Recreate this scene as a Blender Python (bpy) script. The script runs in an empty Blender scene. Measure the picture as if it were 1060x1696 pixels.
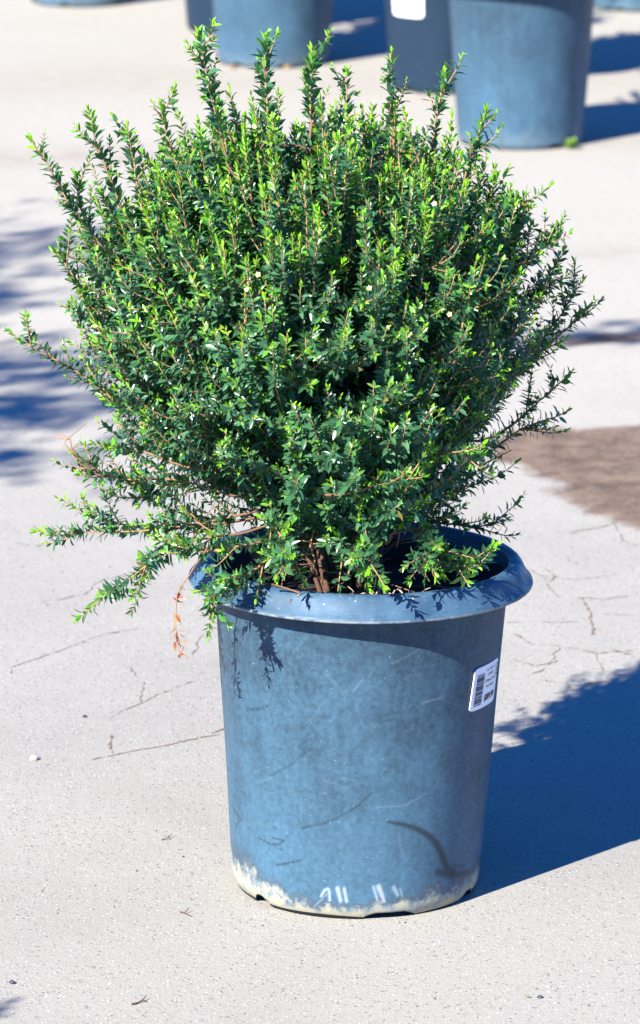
import bpy, math, random
import numpy as np

# ----------------------------------------------------------------- camera, sky, sun, exposure
sc = bpy.context.scene
COL = sc.collection
rng = np.random.default_rng(11)
random.seed(11)

FPX, PW, PH = 7720.0, 1060.0, 1696.0            # focal length and frame of the photograph in pixels
PITCH = math.radians(13.67)
CAM = np.array([-0.046, -5.6523, 1.8584])
FWD = np.array([0, math.cos(PITCH), -math.sin(PITCH)])
UPV = np.array([0, math.sin(PITCH), math.cos(PITCH)])
RGT = np.array([1.0, 0, 0])

cam_data = bpy.data.cameras.new('camera')
cam = bpy.data.objects.new('camera', cam_data); COL.objects.link(cam)
cam.location = CAM
cam.rotation_euler = (math.pi / 2 - PITCH, 0, 0)
cam_data.sensor_fit = 'VERTICAL'; cam_data.sensor_height = 36.0; cam_data.sensor_width = 36.0
cam_data.lens = 36.0 * FPX / PH
cam_data.clip_start = 0.1; cam_data.clip_end = 2000
cam_data.dof.use_dof = True
cam_data.dof.focus_distance = 5.72
cam_data.dof.aperture_fstop = 10.5
sc.camera = cam

SUN_EL, SUN_AZ = math.radians(36.0), math.radians(39.0)   # azimuth: to the left of the camera side (-Y)
SUN_DIR = np.array([-math.sin(SUN_AZ) * math.cos(SUN_EL), -math.cos(SUN_AZ) * math.cos(SUN_EL), math.sin(SUN_EL)])
world = bpy.data.worlds.new('World'); sc.world = world; world.use_nodes = True
wn = world.node_tree
sky = wn.nodes.new('ShaderNodeTexSky'); sky.sky_type = 'NISHITA'; sky.sun_disc = False
sky.sun_elevation = SUN_EL
sky.sun_rotation = math.atan2(SUN_DIR[0], SUN_DIR[1])
sky.air_density = 1.0; sky.dust_density = 0.0; sky.ozone_density = 8.0
bg = wn.nodes['Background']; bg.inputs['Strength'].default_value = 0.09
tint = wn.nodes.new('ShaderNodeMix'); tint.data_type = 'RGBA'; tint.blend_type = 'MULTIPLY'; tint.inputs[0].default_value = 1.0
tint.inputs[7].default_value = (.17, .54, 1.0, 1)        # the deep blue of a clear dry sky
wn.links.new(sky.outputs[0], tint.inputs[6]); wn.links.new(tint.outputs[2], bg.inputs['Color'])
sun_data = bpy.data.lights.new('sun', 'SUN'); sun_data.energy = 5.0; sun_data.angle = math.radians(0.5)
sun_data.color = (1.0, 0.96, 0.885)
sun = bpy.data.objects.new('sun', sun_data); COL.objects.link(sun)
from mathutils import Vector
sun.rotation_euler = Vector(SUN_DIR).to_track_quat('Z', 'Y').to_euler()
sun.location = (-3, -4, 5)
sc.view_settings.view_transform = 'Standard'; sc.view_settings.look = 'None'
sc.view_settings.exposure = 1.55; sc.view_settings.gamma = 1.0
sc.cycles.max_bounces = 8; sc.cycles.transparent_max_bounces = 8

# ----------------------------------------------------------------- measuring helpers
def view_ray(x, y):
    return FWD + RGT * (x - PW / 2) / FPX - UPV * (y - PH / 2) / FPX
def ground_at(x, y, z=0.0):
    d = view_ray(x, y); return CAM + d * ((z - CAM[2]) / d[2])
def at(x, y, Y):
    d = view_ray(x, y); return CAM + d * ((Y - CAM[1]) / d[1])
def project(P):
    d = np.asarray(P) - CAM; z = d @ FWD
    return np.stack([PW / 2 + FPX * (d @ RGT) / z, PH / 2 - FPX * (d @ UPV) / z], -1)
TILT = 0.0125
R0, R1, BODY_H = 0.156, 0.184, 0.405             # pot body radius at the ground and at the lip
def body_r(z):
    return R0 + (R1 - R0) * np.asarray(z) / 0.40
def on_pot(x, y):                                # angle (0 = facing the camera, + = right) and height on the pot wall
    d = view_ray(x, y); t = np.linspace(5.2, 6.2, 6001); P = CAM + t[:, None] * d
    px = P[:, 0] - P[:, 2] * TILT
    i = int(np.argmax(np.hypot(px, P[:, 1]) < body_r(P[:, 2])))
    return math.atan2(px[i], -P[i, 1]), P[i, 2]

# ----------------------------------------------------------------- object helpers
def tag(o, label=None, cat=None, group=None, kind=None):
    for k, v in (('label', label), ('category', cat), ('group', group), ('kind', kind)):
        if v: o[k] = v
    return o
def empty(name, loc=(0, 0, 0), rz=0.0):
    o = bpy.data.objects.new(name, None); COL.objects.link(o)
    o.location = loc; o.rotation_euler = (0, 0, rz); o.empty_display_size = 0.1
    return o
def make_mesh(name, V, faces, mats=(), smooth=True, attrs=None):
    me = bpy.data.meshes.new(name)
    V = np.asarray(V, dtype=np.float32)
    if isinstance(faces, tuple):                 # (flat loop index array, loop totals)
        idx, tot = faces
        me.vertices.add(len(V)); me.vertices.foreach_set('co', V.ravel())
        me.loops.add(len(idx)); me.loops.foreach_set('vertex_index', np.asarray(idx, dtype=np.int32))
        st = np.concatenate([[0], np.cumsum(tot)[:-1]]).astype(np.int32)
        me.polygons.add(len(tot)); me.polygons.foreach_set('loop_start', st)
        me.polygons.foreach_set('loop_total', np.asarray(tot, dtype=np.int32))
        me.update(calc_edges=True); me.validate()
    else:
        me.from_pydata(V.tolist(), [], faces); me.update()
    if smooth: me.polygons.foreach_set('use_smooth', np.ones(len(me.polygons), dtype=bool))
    for m in mats: me.materials.append(m)
    for k, a in (attrs or {}).items():
        at_ = me.attributes.new(k, 'FLOAT', 'POINT'); at_.data.foreach_set('value', np.asarray(a, dtype=np.float32))
    return me
def link(name, me, parent=None):
    o = bpy.data.objects.new(name, me); COL.objects.link(o)
    if parent: o.parent = parent
    return o
def norm(v):
    v = np.asarray(v, dtype=float); return v / (np.linalg.norm(v, axis=-1, keepdims=True) + 1e-12)

class Tubes:
    """tapered round tubes gathered into one mesh"""
    def __init__(s): s.V = []; s.I = []; s.T = []; s.n = 0; s.A = []
    def add(s, P, r, k=5, age=0.0):
        P = np.asarray(P, dtype=float); n = len(P); r = np.broadcast_to(r, (n,))
        T = norm(np.gradient(P, axis=0))
        ref = np.array([0.3, 0.2, 0.9]) if abs(T[0][2]) < 0.8 else np.array([0.9, 0.3, 0.1])
        N = norm(np.cross(T, ref)); B = np.cross(T, N)
        a = np.arange(k) * 2 * math.pi / k
        ring = P[:, None] + r[:, None, None] * (np.cos(a)[None, :, None] * N[:, None] + np.sin(a)[None, :, None] * B[:, None])
        s.V.append(ring.reshape(-1, 3)); s.A.append(np.broadcast_to(age, (n,)).repeat(k))
        i = np.arange(n - 1)[:, None] * k; j = np.arange(k)[None]; j2 = (j + 1) % k
        q = np.stack([i + j, i + j2, i + k + j2, i + k + j], -1).reshape(-1, 4) + s.n
        s.I.append(q.ravel()); s.T.append(np.full(len(q), 4))
        cap = s.n + (n - 1) * k + np.arange(k); s.I.append(cap); s.T.append(np.array([k]))
        s.n += n * k
    def mesh(s, name, mat):
        return make_mesh(name, np.concatenate(s.V), (np.concatenate(s.I), np.concatenate(s.T)), [mat], attrs={'age': np.concatenate(s.A)})

LEAF_V = np.array([(0, 0, 0), (.30, -.9, .05), (.34, 0, -.01), (.30, .9, .05), (.66, -.78, .06), (.68, 0, .0), (.66, .78, .06), (1, 0, -.03)])
LEAF_F = [(0, 1, 2), (0, 2, 3), (1, 4, 5, 2), (2, 5, 6, 3), (4, 7, 5), (5, 7, 6)]
class Leaves:
    def __init__(s): s.rows = []
    def add(s, pos, d, n, L, w, curl, age):
        s.rows.append((*pos, *d, *n, L, w, curl, age, random.random()))
    def mesh(s, name, mat):
        return leaf_mesh(name, np.array(s.rows), mat)
def leaf_mesh(name, R, mat):
    P, D, N = R[:, 0:3], norm(R[:, 3:6]), R[:, 6:9]
    L, w, curl, age, rnd = R[:, 9], R[:, 10], R[:, 11], R[:, 12], R[:, 13]
    S = norm(np.cross(N, D)); N = np.cross(D, S)
    lv = LEAF_V
    x = lv[:, 0][None] * L[:, None]
    y = lv[:, 1][None] * (w * 0.5)[:, None]
    z = lv[:, 2][None] * L[:, None] - (lv[:, 0] ** 2)[None] * (curl * L)[:, None]
    V = P[:, None] + x[..., None] * D[:, None] + y[..., None] * S[:, None] + z[..., None] * N[:, None]
    n = len(R); base = np.arange(n) * 8
    flat = np.concatenate([np.array(f) for f in LEAF_F]); tot = np.array([len(f) for f in LEAF_F])
    I = (base[:, None] + flat[None]).ravel(); T = np.tile(tot, n)
    return make_mesh(name, V.reshape(-1, 3), (I, T), [mat], attrs={'age': age.repeat(8), 'rnd': rnd.repeat(8), 'along': np.tile(lv[:, 0], n)})

# ----------------------------------------------------------------- materials
class Mat:
    def __init__(s, name):
        s.m = bpy.data.materials.new(name); s.m.use_nodes = True; s.t = s.m.node_tree
        s.p = s.t.nodes['Principled BSDF']; s.out = s.t.nodes['Material Output']
    def node(s, typ, **kw):
        n = s.t.nodes.new(typ)
        for k, v in kw.items():
            if k.startswith('i_'):
                n.inputs[k[2:]].default_value = v
            else: setattr(n, k, v)
        return n
    def to(s, a, b): s.t.links.new(a, b)
    def val(s, sock, v):
        if hasattr(v, 'node'): s.to(v, sock)
        else: sock.default_value = v
    def math(s, op, a, b=0.0, clamp=False):
        n = s.t.nodes.new('ShaderNodeMath'); n.operation = op; n.use_clamp = clamp
        s.val(n.inputs[0], a); s.val(n.inputs[1], b); return n.outputs[0]
    def mix(s, f, a, b, blend='MIX'):
        n = s.t.nodes.new('ShaderNodeMix'); n.data_type = 'RGBA'; n.blend_type = blend
        s.val(n.inputs[0], f)
        for sock, v in ((n.inputs[6], a), (n.inputs[7], b)):
            if hasattr(v, 'node'): s.to(v, sock)
            else: sock.default_value = (*v, 1)
        return n.outputs[2]
    def ramp(s, f, lo, hi, a=0.0, b=1.0, kind='SMOOTHSTEP'):
        n = s.t.nodes.new('ShaderNodeMapRange'); n.interpolation_type = kind
        s.val(n.inputs[0], f); n.inputs[1].default_value = lo; n.inputs[2].default_value = hi
        n.inputs[3].default_value = a; n.inputs[4].default_value = b; return n.outputs[0]
    def coord(s, which='Object'):
        return s.t.nodes.new('ShaderNodeTexCoord').outputs[which]
    def noise(s, vec, scale, detail=3, rough=.55, out='Fac', dist=0.0):
        n = s.node('ShaderNodeTexNoise'); n.inputs['Scale'].default_value = scale
        n.inputs['Detail'].default_value = detail; n.inputs['Roughness'].default_value = rough; n.inputs['Distortion'].default_value = dist
        s.to(vec, n.inputs['Vector']); return n.outputs[out]
    def voro(s, vec, scale, out='Distance', feature='F1', rand=1.0):
        n = s.node('ShaderNodeTexVoronoi'); n.feature = feature; n.inputs['Scale'].default_value = scale
        n.inputs['Randomness'].default_value = rand
        s.to(vec, n.inputs['Vector']); return n.outputs[out]
    def scale(s, vec, v):
        n = s.node('ShaderNodeMapping'); n.inputs['Scale'].default_value = v; s.to(vec, n.inputs['Vector']); return n.outputs[0]
    def attr(s, name):
        n = s.node('ShaderNodeAttribute'); n.attribute_name = name; return n.outputs['Fac']
    def bump(s, h, strength, dist=0.001):
        n = s.node('ShaderNodeBump'); n.inputs['Strength'].default_value = strength; n.inputs['Distance'].default_value = dist
        s.to(h, n.inputs['Height']); s.to(n.outputs[0], s.p.inputs['Normal']); return n
    def base(s, c, rough=.6, spec=.5):
        if hasattr(c, 'node'): s.to(c, s.p.inputs['Base Color'])
        else: s.p.inputs['Base Color'].default_value = (*c, 1)
        s.val(s.p.inputs['Roughness'], rough); s.val(s.p.inputs['Specular IOR Level'], spec)
        return s.m
def plain(name, c, rough=.6, spec=.4):
    return Mat(name).base(c, rough, spec)

def ground_material():
    m = Mat('weathered pavement'); v = m.coord('Object')
    big = m.noise(v, 1.1, 4, .6); mid = m.noise(v, 7, 4, .6); fine = m.noise(v, 120, 3, .7); grain = m.noise(v, 520, 2, .7)
    c = m.mix(m.ramp(big, .3, .7), (.276, .260, .219), (.328, .310, .262))
    c = m.mix(m.ramp(mid, .35, .75, 0, .4), c, (.346, .328, .280))
    c = m.mix(m.ramp(fine, .50, .70, 0, .55), c, (.21, .20, .197))
    c = m.mix(m.ramp(grain, .32, .5, .7, 0), c, (.175, .17, .175))
    sx = m.node('ShaderNodeSeparateXYZ'); m.to(v, sx.inputs[0])
    far = m.ramp(m.math('ADD', sx.outputs[1], m.math('MULTIPLY', m.math('SUBTRACT', big, .5), 2.5)), .6, 3.6)      # pavement turns paler further up the yard
    c = m.mix(m.math('MULTIPLY', far, .75), c, (.372, .345, .290))
    # aggregate: pale, rusty and dark stones of the mix
    vn = m.node('ShaderNodeTexVoronoi'); vn.inputs['Scale'].default_value = 190; m.to(v, vn.inputs['Vector'])
    sep = m.node('ShaderNodeSeparateColor'); m.to(vn.outputs['Color'], sep.inputs[0])
    dot = m.ramp(vn.outputs['Distance'], .22, .42, 1, 0)
    pale = m.math('MULTIPLY', dot, m.ramp(sep.outputs[0], .80, .86, 0, .7)); c = m.mix(pale, c, (.46, .45, .43))
    dark = m.math('MULTIPLY', dot, m.ramp(sep.outputs[1], .86, .90, 0, .85)); c = m.mix(dark, c, (.085, .083, .087))
    rust = m.math('MULTIPLY', dot, m.ramp(sep.outputs[2], .955, .975, 0, .6)); c = m.mix(rust, c, (.30, .18, .13))
    # faint dirt bands across the yard and the worn brown asphalt patch
    band = m.attr('band'); bn = m.math('MULTIPLY', band, m.ramp(m.noise(v, 16, 4, .65), .3, .65)); c = m.mix(m.math('MULTIPLY', bn, .6), c, (.24, .19, .155))
    d = m.math('ADD', m.attr('patch'), m.math('MULTIPLY', m.math('SUBTRACT', m.noise(v, 22, 6, .75), .5), .11))
    pm = m.ramp(d, -.030, .016, 1, 0)
    pc = m.mix(m.ramp(m.noise(v, 14, 6, .7), .3, .68), (.082, .054, .038), (.195, .138, .095))
    pc = m.mix(m.ramp(m.noise(v, 60, 3, .7), .55, .75, 0, .5), pc, (.27, .205, .165))
    pc = m.mix(m.math('MULTIPLY', dot, m.ramp(sep.outputs[2], .93, .96, 0, .8)), pc, (.40, .20, .15))
    c = m.mix(pm, c, pc)
    m.base(c, .88, .25)
    h = m.math('ADD', m.math('MULTIPLY', m.noise(v, 260, 3, .65), .8), m.math('MULTIPLY', m.noise(v, 60, 3, .6), .6))
    h = m.math('ADD', h, m.math('MULTIPLY', pale, .35))
    m.bump(h, .55, .003)
    return m.m

def pot_material(name, dark_mix=0.0, crust=1.0, tone=1.0):
    """black nursery plastic, bleached blue grey by sun, with scuffs, specks and lime at the foot"""
    m = Mat(name); v = m.coord('Object'); sp = m.node('ShaderNodeSeparateXYZ'); m.to(v, sp.inputs[0]); z = sp.outputs[2]
    cloud = m.noise(v, 14, 5, .65); fine = m.noise(v, 130, 3, .7)
    streak = m.noise(m.scale(v, (60, 60, 3)), 1.0, 3, .6)
    bleach = m.ramp(z, .02, .34, 1, .35, 'LINEAR')
    f = m.math('ADD', m.math('MULTIPLY', bleach, .55), m.math('MULTIPLY', m.math('SUBTRACT', cloud, .5), .85))
    f = m.math('ADD', f, m.math('MULTIPLY', m.math('SUBTRACT', streak, .5), .4))
    f = m.math('ADD', f, m.math('MULTIPLY', m.math('SUBTRACT', fine, .5), .9))
    c = m.mix(m.math('MULTIPLY', f, 1.0 - dark_mix, True), (.025, .048, .071), (.070, .158, .236))
    c = m.mix(m.math('MULTIPLY', m.attr('scuff'), .85), c, (.018, .026, .034))
    c = m.mix(m.math('MULTIPLY', m.attr('scratch'), .55), c, (.30, .38, .42))
    if tone < 1: c = m.mix(1.0, c, (tone * .85, tone, tone * 1.25), 'MULTIPLY')
    # specks of dried dust
    vn = m.node('ShaderNodeTexVoronoi'); vn.inputs['Scale'].default_value = 170; m.to(v, vn.inputs['Vector'])
    sep = m.node('ShaderNodeSeparateColor'); m.to(vn.outputs['Color'], sep.inputs[0])
    dots = m.math('MULTIPLY', m.ramp(vn.outputs['Distance'], .05, .18, 1, 0), m.ramp(sep.outputs[0], .70, .86, 0, .45))
    c = m.mix(dots, c, (.32, .38, .38))
    vn2 = m.node('ShaderNodeTexVoronoi'); vn2.inputs['Scale'].default_value = 75; m.to(v, vn2.inputs['Vector'])
    sep2 = m.node('ShaderNodeSeparateColor'); m.to(vn2.outputs['Color'], sep2.inputs[0])
    dots2 = m.math('MULTIPLY', m.ramp(vn2.outputs['Distance'], .03, .08, 1, 0), m.ramp(sep2.outputs[1], .91, .96, 0, .7))
    c = m.mix(dots2, c, (.50, .47, .38))
    # lime crust
    edge = m.math('ADD', m.attr('lime'), m.math('MULTIPLY', m.math('SUBTRACT', m.noise(v, 34, 6, .62), .5), 1.3))
    edge = m.math('ADD', edge, m.math('MULTIPLY', m.math('SUBTRACT', m.noise(v, 200, 3, .7), .5), .5))
    lm = m.math('MULTIPLY', m.ramp(edge, .36, .78), crust)
    lc = m.mix(m.ramp(m.noise(v, 70, 4, .7), .35, .65), (.27, .285, .25), (.42, .365, .235))
    lc = m.mix(m.ramp(m.noise(v, 25, 3, .6), .62, .75, 0, .6), lc, (.30, .19, .11))
    rim_dark = m.math('MULTIPLY', m.ramp(edge, .15, .42), m.ramp(edge, .42, .55, 1, 0))
    c = m.mix(m.math('MULTIPLY', rim_dark, .55 * crust), c, (.06, .065, .07))
    c = m.mix(m.math('MULTIPLY', lm, .88), c, lc)
    c = m.mix(m.math('MULTIPLY', m.attr('chalk'), crust * .62), c, (.50, .56, .60))
    m.base(c, m.math('ADD', .46, m.math('MULTIPLY', lm, .4)), .2)
    m.bump(m.math('ADD', m.noise(v, 90, 3, .6), m.math('MULTIPLY', lm, .6)), .18, .001)
    return m.m
def rim_material():
    m = Mat('pot rim plastic'); v = m.coord('Object')
    f = m.ramp(m.noise(v, 16, 5, .65), .3, .72)
    c = m.mix(f, (.026, .060, .104), (.056, .118, .180))
    c = m.mix(m.ramp(m.noise(v, 110, 3, .7), .58, .74, 0, .5), c, (.13, .19, .24))
    vn = m.node('ShaderNodeTexVoronoi'); vn.inputs['Scale'].default_value = 130; m.to(v, vn.inputs['Vector'])
    sep = m.node('ShaderNodeSeparateColor'); m.to(vn.outputs['Color'], sep.inputs[0])
    dots = m.math('MULTIPLY', m.ramp(vn.outputs['Distance'], .07, .2, 1, 0), m.ramp(sep.outputs[0], .86, .92, 0, .8))
    c = m.mix(dots, c, (.45, .42, .36))
    sp = m.node('ShaderNodeSeparateXYZ'); m.to(v, sp.inputs[0])           # rubbed pale lower edge of the lip
    c = m.mix(m.math('MULTIPLY', m.ramp(sp.outputs[2], .3962, .3995, 1, 0), m.ramp(m.noise(v, 60, 4, .7), .35, .6, .1, .8)), c, (.30, .31, .30))
    c = m.mix(m.math('MULTIPLY', m.ramp(m.noise(m.scale(v, (40, 40, 400)), 1, 3, .6), .60, .72, 0, .4), 1.0), c, (.015, .022, .032))
    m.base(c, m.ramp(m.noise(v, 30, 4, .6), .35, .65, .42, .62), .28)
    m.bump(m.noise(v, 45, 3, .6), .08, .001)
    return m.m
def leaf_material(name='shrub leaf', dry=False):
    m = Mat(name); age, rnd = m.attr('age'), m.attr('rnd')
    if dry:
        c = m.mix(rnd, (.30, .085, .035), (.50, .22, .09))
    else:
        old = m.mix(rnd, (.026, .100, .044), (.066, .178, .074))
        mid = m.mix(rnd, (.058, .215, .026), (.110, .300, .040))
        new = m.mix(rnd, (.130, .420, .012), (.290, .540, .022))
        old = m.mix(m.ramp(rnd, .984, .988), old, (.24, .20, .035)); c = m.mix(m.ramp(age, .25, .65), old, mid); c = m.mix(m.ramp(age, .6, .95), c, new)
    m.base(c, .34, .75)
    tr = m.node('ShaderNodeBsdfTranslucent')
    m.to(m.mix(.35, c, (.07, .30, .015) if not dry else (.5, .2, .05), 'MIX'), tr.inputs['Color'])
    mx = m.node('ShaderNodeMixShader'); mx.inputs[0].default_value = .24
    m.to(m.p.outputs[0], mx.inputs[1]); m.to(tr.outputs[0], mx.inputs[2]); m.to(mx.outputs[0], m.out.inputs['Surface'])
    return m.m
def bark_material():
    m = Mat('shrub bark'); v = m.coord('Object'); age = m.attr('age')
    young = m.mix(m.noise(v, 120, 3), (.27, .125, .06), (.42, .25, .12))
    old = m.mix(m.noise(m.scale(v, (160, 160, 30)), 1, 4, .7), (.060, .032, .022), (.17, .095, .06))
    m.base(m.mix(m.ramp(age, .2, .75), old, young), .75, .3)
    m.bump(m.noise(m.scale(v, (300, 300, 40)), 1, 3), .4, .001)
    return m.m
def soil_material():
    m = Mat('potting soil'); v = m.coord('Object')
    c = m.mix(m.ramp(m.noise(v, 60, 5, .7), .35, .7), (.012, .010, .009), (.055, .040, .030))
    m.base(c, .95, .2); m.bump(m.noise(v, 90, 5, .7), 1.0, .006)
    return m.m

M_GROUND = ground_material()
M_BODY = pot_material('sun bleached pot plastic'); M_BODY_DARK = pot_material('darker pot plastic', .93, .0, .5); M_BODY_BACK = pot_material('bleached pot plastic without lime', .1, .12)  # the dark variant is the same plastic, darker and bluer all over
M_INNER = plain('dark pot inside', (.018, .024, .034), .5)
M_RIM = rim_material()
M_LEAF = leaf_material(); M_DRY = leaf_material('withered leaf', True)
M_BARK = bark_material(); M_SOIL = soil_material()
M_PAPER = plain('label paper', (.78, .80, .83), .45, .4)
M_INK = plain('label ink', (.015, .014, .014), .5)
M_ROOT = plain('dry root', (.36, .29, .22), .85)
M_PETAL = plain('cream petal', (.55, .54, .24), .6)
M_CRACK = plain('crack dirt', (.17, .12, .085), .95, .1)
M_STONE = plain('pale pebble', (.50, .48, .46), .85); M_STONE_D = plain('dark pebble', (.05, .055, .07), .8)
M_TWIG = plain('dry twig', (.10, .055, .035), .8)
M_WEED = plain('weed leaf', (.20, .33, .05), .55)

# ----------------------------------------------------------------- the ground: one sheet to the horizon
def poly_sdf(P, poly):
    d = np.full(len(P), 1e9); inside = np.zeros(len(P), bool)
    for a, b in zip(poly, np.roll(poly, -1, 0)):
        ab = b - a; t = np.clip(((P - a) @ ab) / (ab @ ab + 1e-12), 0, 1)
        d = np.minimum(d, np.linalg.norm(P - a - t[:, None] * ab, axis=1))
        c = ((a[1] > P[:, 1]) != (b[1] > P[:, 1])) & (P[:, 0] < (b[0] - a[0]) * (P[:, 1] - a[1]) / (b[1] - a[1] + 1e-12) + a[0])
        inside ^= c
    return np.where(inside, -d, d)
def gpoly(pts): return np.array([ground_at(*p)[:2] for p in pts])
def build_ground():
    xs = np.concatenate([[-600, -200, -60, -20, -8, -4, -2.4], np.arange(-1.5, 1.501, .015), [2.4, 4, 8, 20, 60, 200, 600]])
    ys = np.concatenate([[-60, -20, -10, -5, -2], np.arange(-.9, 9.41, .02), [11, 14, 20, 40, 100, 300, 1200]])
    X, Y = np.meshgrid(xs, ys); P = np.stack([X.ravel(), Y.ravel()], 1)
    zz = np.zeros(len(P))
    patch = gpoly([(800, 730), (850, 712), (905, 706), (960, 710), (1060, 702), (1300, 690), (1500, 800), (1300, 890), (1110, 885), (1060, 879),
                   (1012, 863), (962, 848), (948, 838), (905, 812), (925, 806), (922, 800), (880, 788), (852, 768), (800, 765)])
    strip = gpoly([(905, 566), (930, 556), (985, 550), (1060, 548), (1300, 540), (1300, 566), (1060, 568), (985, 573), (930, 578)])
    sd = np.minimum(poly_sdf(P, patch), poly_sdf(P, strip) + .012)
    def band(y0, w, slope=0.0, amp=.05):
        c = ground_at(530, y0)[1]
        yy = P[:, 1] - c - slope * P[:, 0] - amp * np.sin(P[:, 0] * 4.1 + y0)
        return np.exp(-(yy / w) ** 2)
    b = .8 * band(250, .16, .2) + .55 * band(405, .10, -.1) + .5 * band(130, .35, .1) + .35 * band(560, .12)
    nx, ny = len(xs), len(ys)
    i = np.arange(ny - 1)[:, None] * nx + np.arange(nx - 1)[None]
    q = np.stack([i, i + 1, i + nx + 1, i + nx], -1).reshape(-1, 4)
    me = make_mesh('ground', np.stack([P[:, 0], P[:, 1], zz], 1), (q.ravel(), np.full(len(q), 4)), [M_GROUND], attrs={'patch': np.clip(sd, -1, 1), 'band': b})
    tag(link('ground', me), kind='structure')
build_ground()

def crack(pts, w):
    P = [ground_at(*p)[:2] for p in pts]; out = []
    for a, b in zip(P[:-1], P[1:]):
        n = max(3, int(np.linalg.norm(b - a) / .008))
        for t in np.linspace(0, 1, n, endpoint=False): out.append(a + (b - a) * t)
    out.append(P[-1]); out = np.array(out); n = len(out)
    j = np.cumsum(rng.normal(0, .0016, (n, 2)), 0); j -= np.linspace(0, 1, n)[:, None] * j[-1]; out = out + j
    T = norm(np.gradient(out, axis=0)); N = np.stack([-T[:, 1], T[:, 0]], 1)
    ww = w * .8 * np.clip(rng.normal(.7, .6, n), .02, 2.4); ww[0] = ww[-1] = .0001
    V = []; F = []
    for k in range(n):
        for s in (-1, 1):
            p = out[k] + N[k] * s * ww[k] * .5; V.append((p[0], p[1], .0007))
    for k in range(n - 1): F.append((2 * k, 2 * k + 1, 2 * k + 3, 2 * k + 2))
    return V, F
def build_cracks():
    lines = [([(140, 1262), (185, 1250), (240, 1240), (280, 1234), (330, 1222), (368, 1216)], .0035), ([(183, 1248), (183, 1215)], .003),
             ([(180, 1190), (230, 1166), (285, 1142)], .0022), ([(20, 1120), (20, 1108), (80, 1085), (165, 1054), (230, 1040)], .0024),
             ([(838, 1032), (890, 1031), (960, 1030)], .0024), ([(848, 1050), (885, 1068), (930, 1072), (990, 1082), (1050, 1078)], .0032),
             ([(850, 1090), (885, 1102), (925, 1094)], .0026), ([(940, 884), (955, 880), (1000, 872), (1018, 866)], .0045), ([(955, 992), (970, 990), (1000, 993), (1060, 984)], .003),
             ([(968, 990), (982, 1012), (984, 1040), (978, 1052)], .0045), ([(990, 1018), (1060, 1020)], .0022), ([(885, 1125), (960, 1135), (1010, 1130)], .0022),
             ([(900, 940), (915, 955), (908, 965)], .004), ([(935, 925), (960, 935)], .0025), ([(1010, 1075), (1060, 1085), (1120, 1080)], .007),
             ([(350, 1215), (380, 1206), (420, 1200)], .004), ([(862, 940), (905, 955), (960, 962), (1030, 950)], .002), ([(905, 955), (930, 990), (968, 990)], .0022), ([(870, 1120), (905, 1110), (930, 1072)], .0025), ([(990, 1082), (1000, 1110), (1040, 1120)], .002), ([(1018, 866), (1040, 900), (1060, 905)], .003), ([(60, 1000), (130, 985), (170, 960), (240, 950)], .002), ([(20, 900), (60, 905), (110, 890)], .002), ([(230, 1166), (235, 1130), (215, 1105)], .0016), ([(285, 1142), (330, 1128), (380, 1120)], .002), ([(320, 1090), (322, 1075), (340, 1050)], .0022)]
    V, F = [], []
    for pts, w in lines:
        v, f = crack(pts, w); o = len(V); V += v; F += [tuple(i + o for i in q) for q in f]
    tag(link('pavement_cracks', make_mesh('pavement_cracks', V, F, [M_CRACK], smooth=False)), kind='structure')
build_cracks()

# ----------------------------------------------------------------- nursery pots
NOTCHES = [(-.895, .10, .011), (.27, .23, .008), (1.12, .12, .012), (2.2, .15, .012), (-2.0, .15, .012), (3.1, .15, .012)]
def notch(th):
    z = np.zeros_like(th)
    for c, hw, h in NOTCHES:
        d = np.abs((th - c + math.pi) % (2 * math.pi) - math.pi)
        z = np.maximum(z, h * np.clip((hw - d) / (.03 + hw * .35), 0, 1) ** .7)
    return z
STROKES = [  # dark rubber scuffs: pixels on the wall, width start -> end, strength
    ([(640, 1362), (665, 1366), (689, 1372), (717, 1389), (731, 1413), (741, 1443), (752, 1448)], 2.5, 11, 1.0),
    ([(725, 1444), (745, 1450), (775, 1445)], 8, 6, .9), ([(735, 1434), (770, 1433)], 3, 3, .7),
    ([(496, 1375), (543, 1365), (585, 1342), (618, 1313)], 2.5, 2.0, .75), ([(520, 1366), (560, 1356), (600, 1334)], 1.5, 1.5, .5),
    ([(448, 1288), (481, 1271), (514, 1243)], 3, 2, .55), ([(470, 1272), (500, 1250), (525, 1225)], 1.2, 1.2, .4),
    ([(409, 1179), (430, 1178), (446, 1172)], 3, 2, .7), ([(425, 1389), (453, 1405), (474, 1396), (448, 1391)], 2, 2, .8),
    ([(458, 1436), (478, 1433), (500, 1427)], 3, 2, .8), ([(387, 1342), (399, 1361), (390, 1375)], 3, 2, .7),
    ([(632, 1188), (656, 1181)], 3, 3, .45), ([(630, 1196), (654, 1192)], 2, 2, .45), ([(480, 1190), (540, 1188)], 1.5, 1.5, .4),
    ([(442, 1402), (470, 1412)], 1.5, 1.5, .6), ([(376, 1145), (410, 1150)], 2, 1.5, .4), ([(740, 1170), (752, 1190)], 5, 3, .5),
    ([(660, 1280), (700, 1250)], 2, 1.5, .3), ([(560, 1410), (640, 1400)], 2, 2, .3)]
SCRATCH = [([(623, 1339), (670, 1335), (708, 1313)], 1.7, 1.7, .3), ([(404, 1368), (460, 1368)], 1.7, 1.7, .3), ([(404, 1372), (480, 1369)], 1.7, 1.7, .2),
           ([(586, 1146), (600, 1128)], 1.7, 1.7, .3), ([(650, 1100), (690, 1080)], 1.7, 1.7, .2), ([(700, 1165), (735, 1155)], 2, 2, .4), ([(540, 1120), (570, 1150)], 1.7, 1.7, .2), ([(430, 1320), (500, 1310)], 1, 1, .35)]
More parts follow.
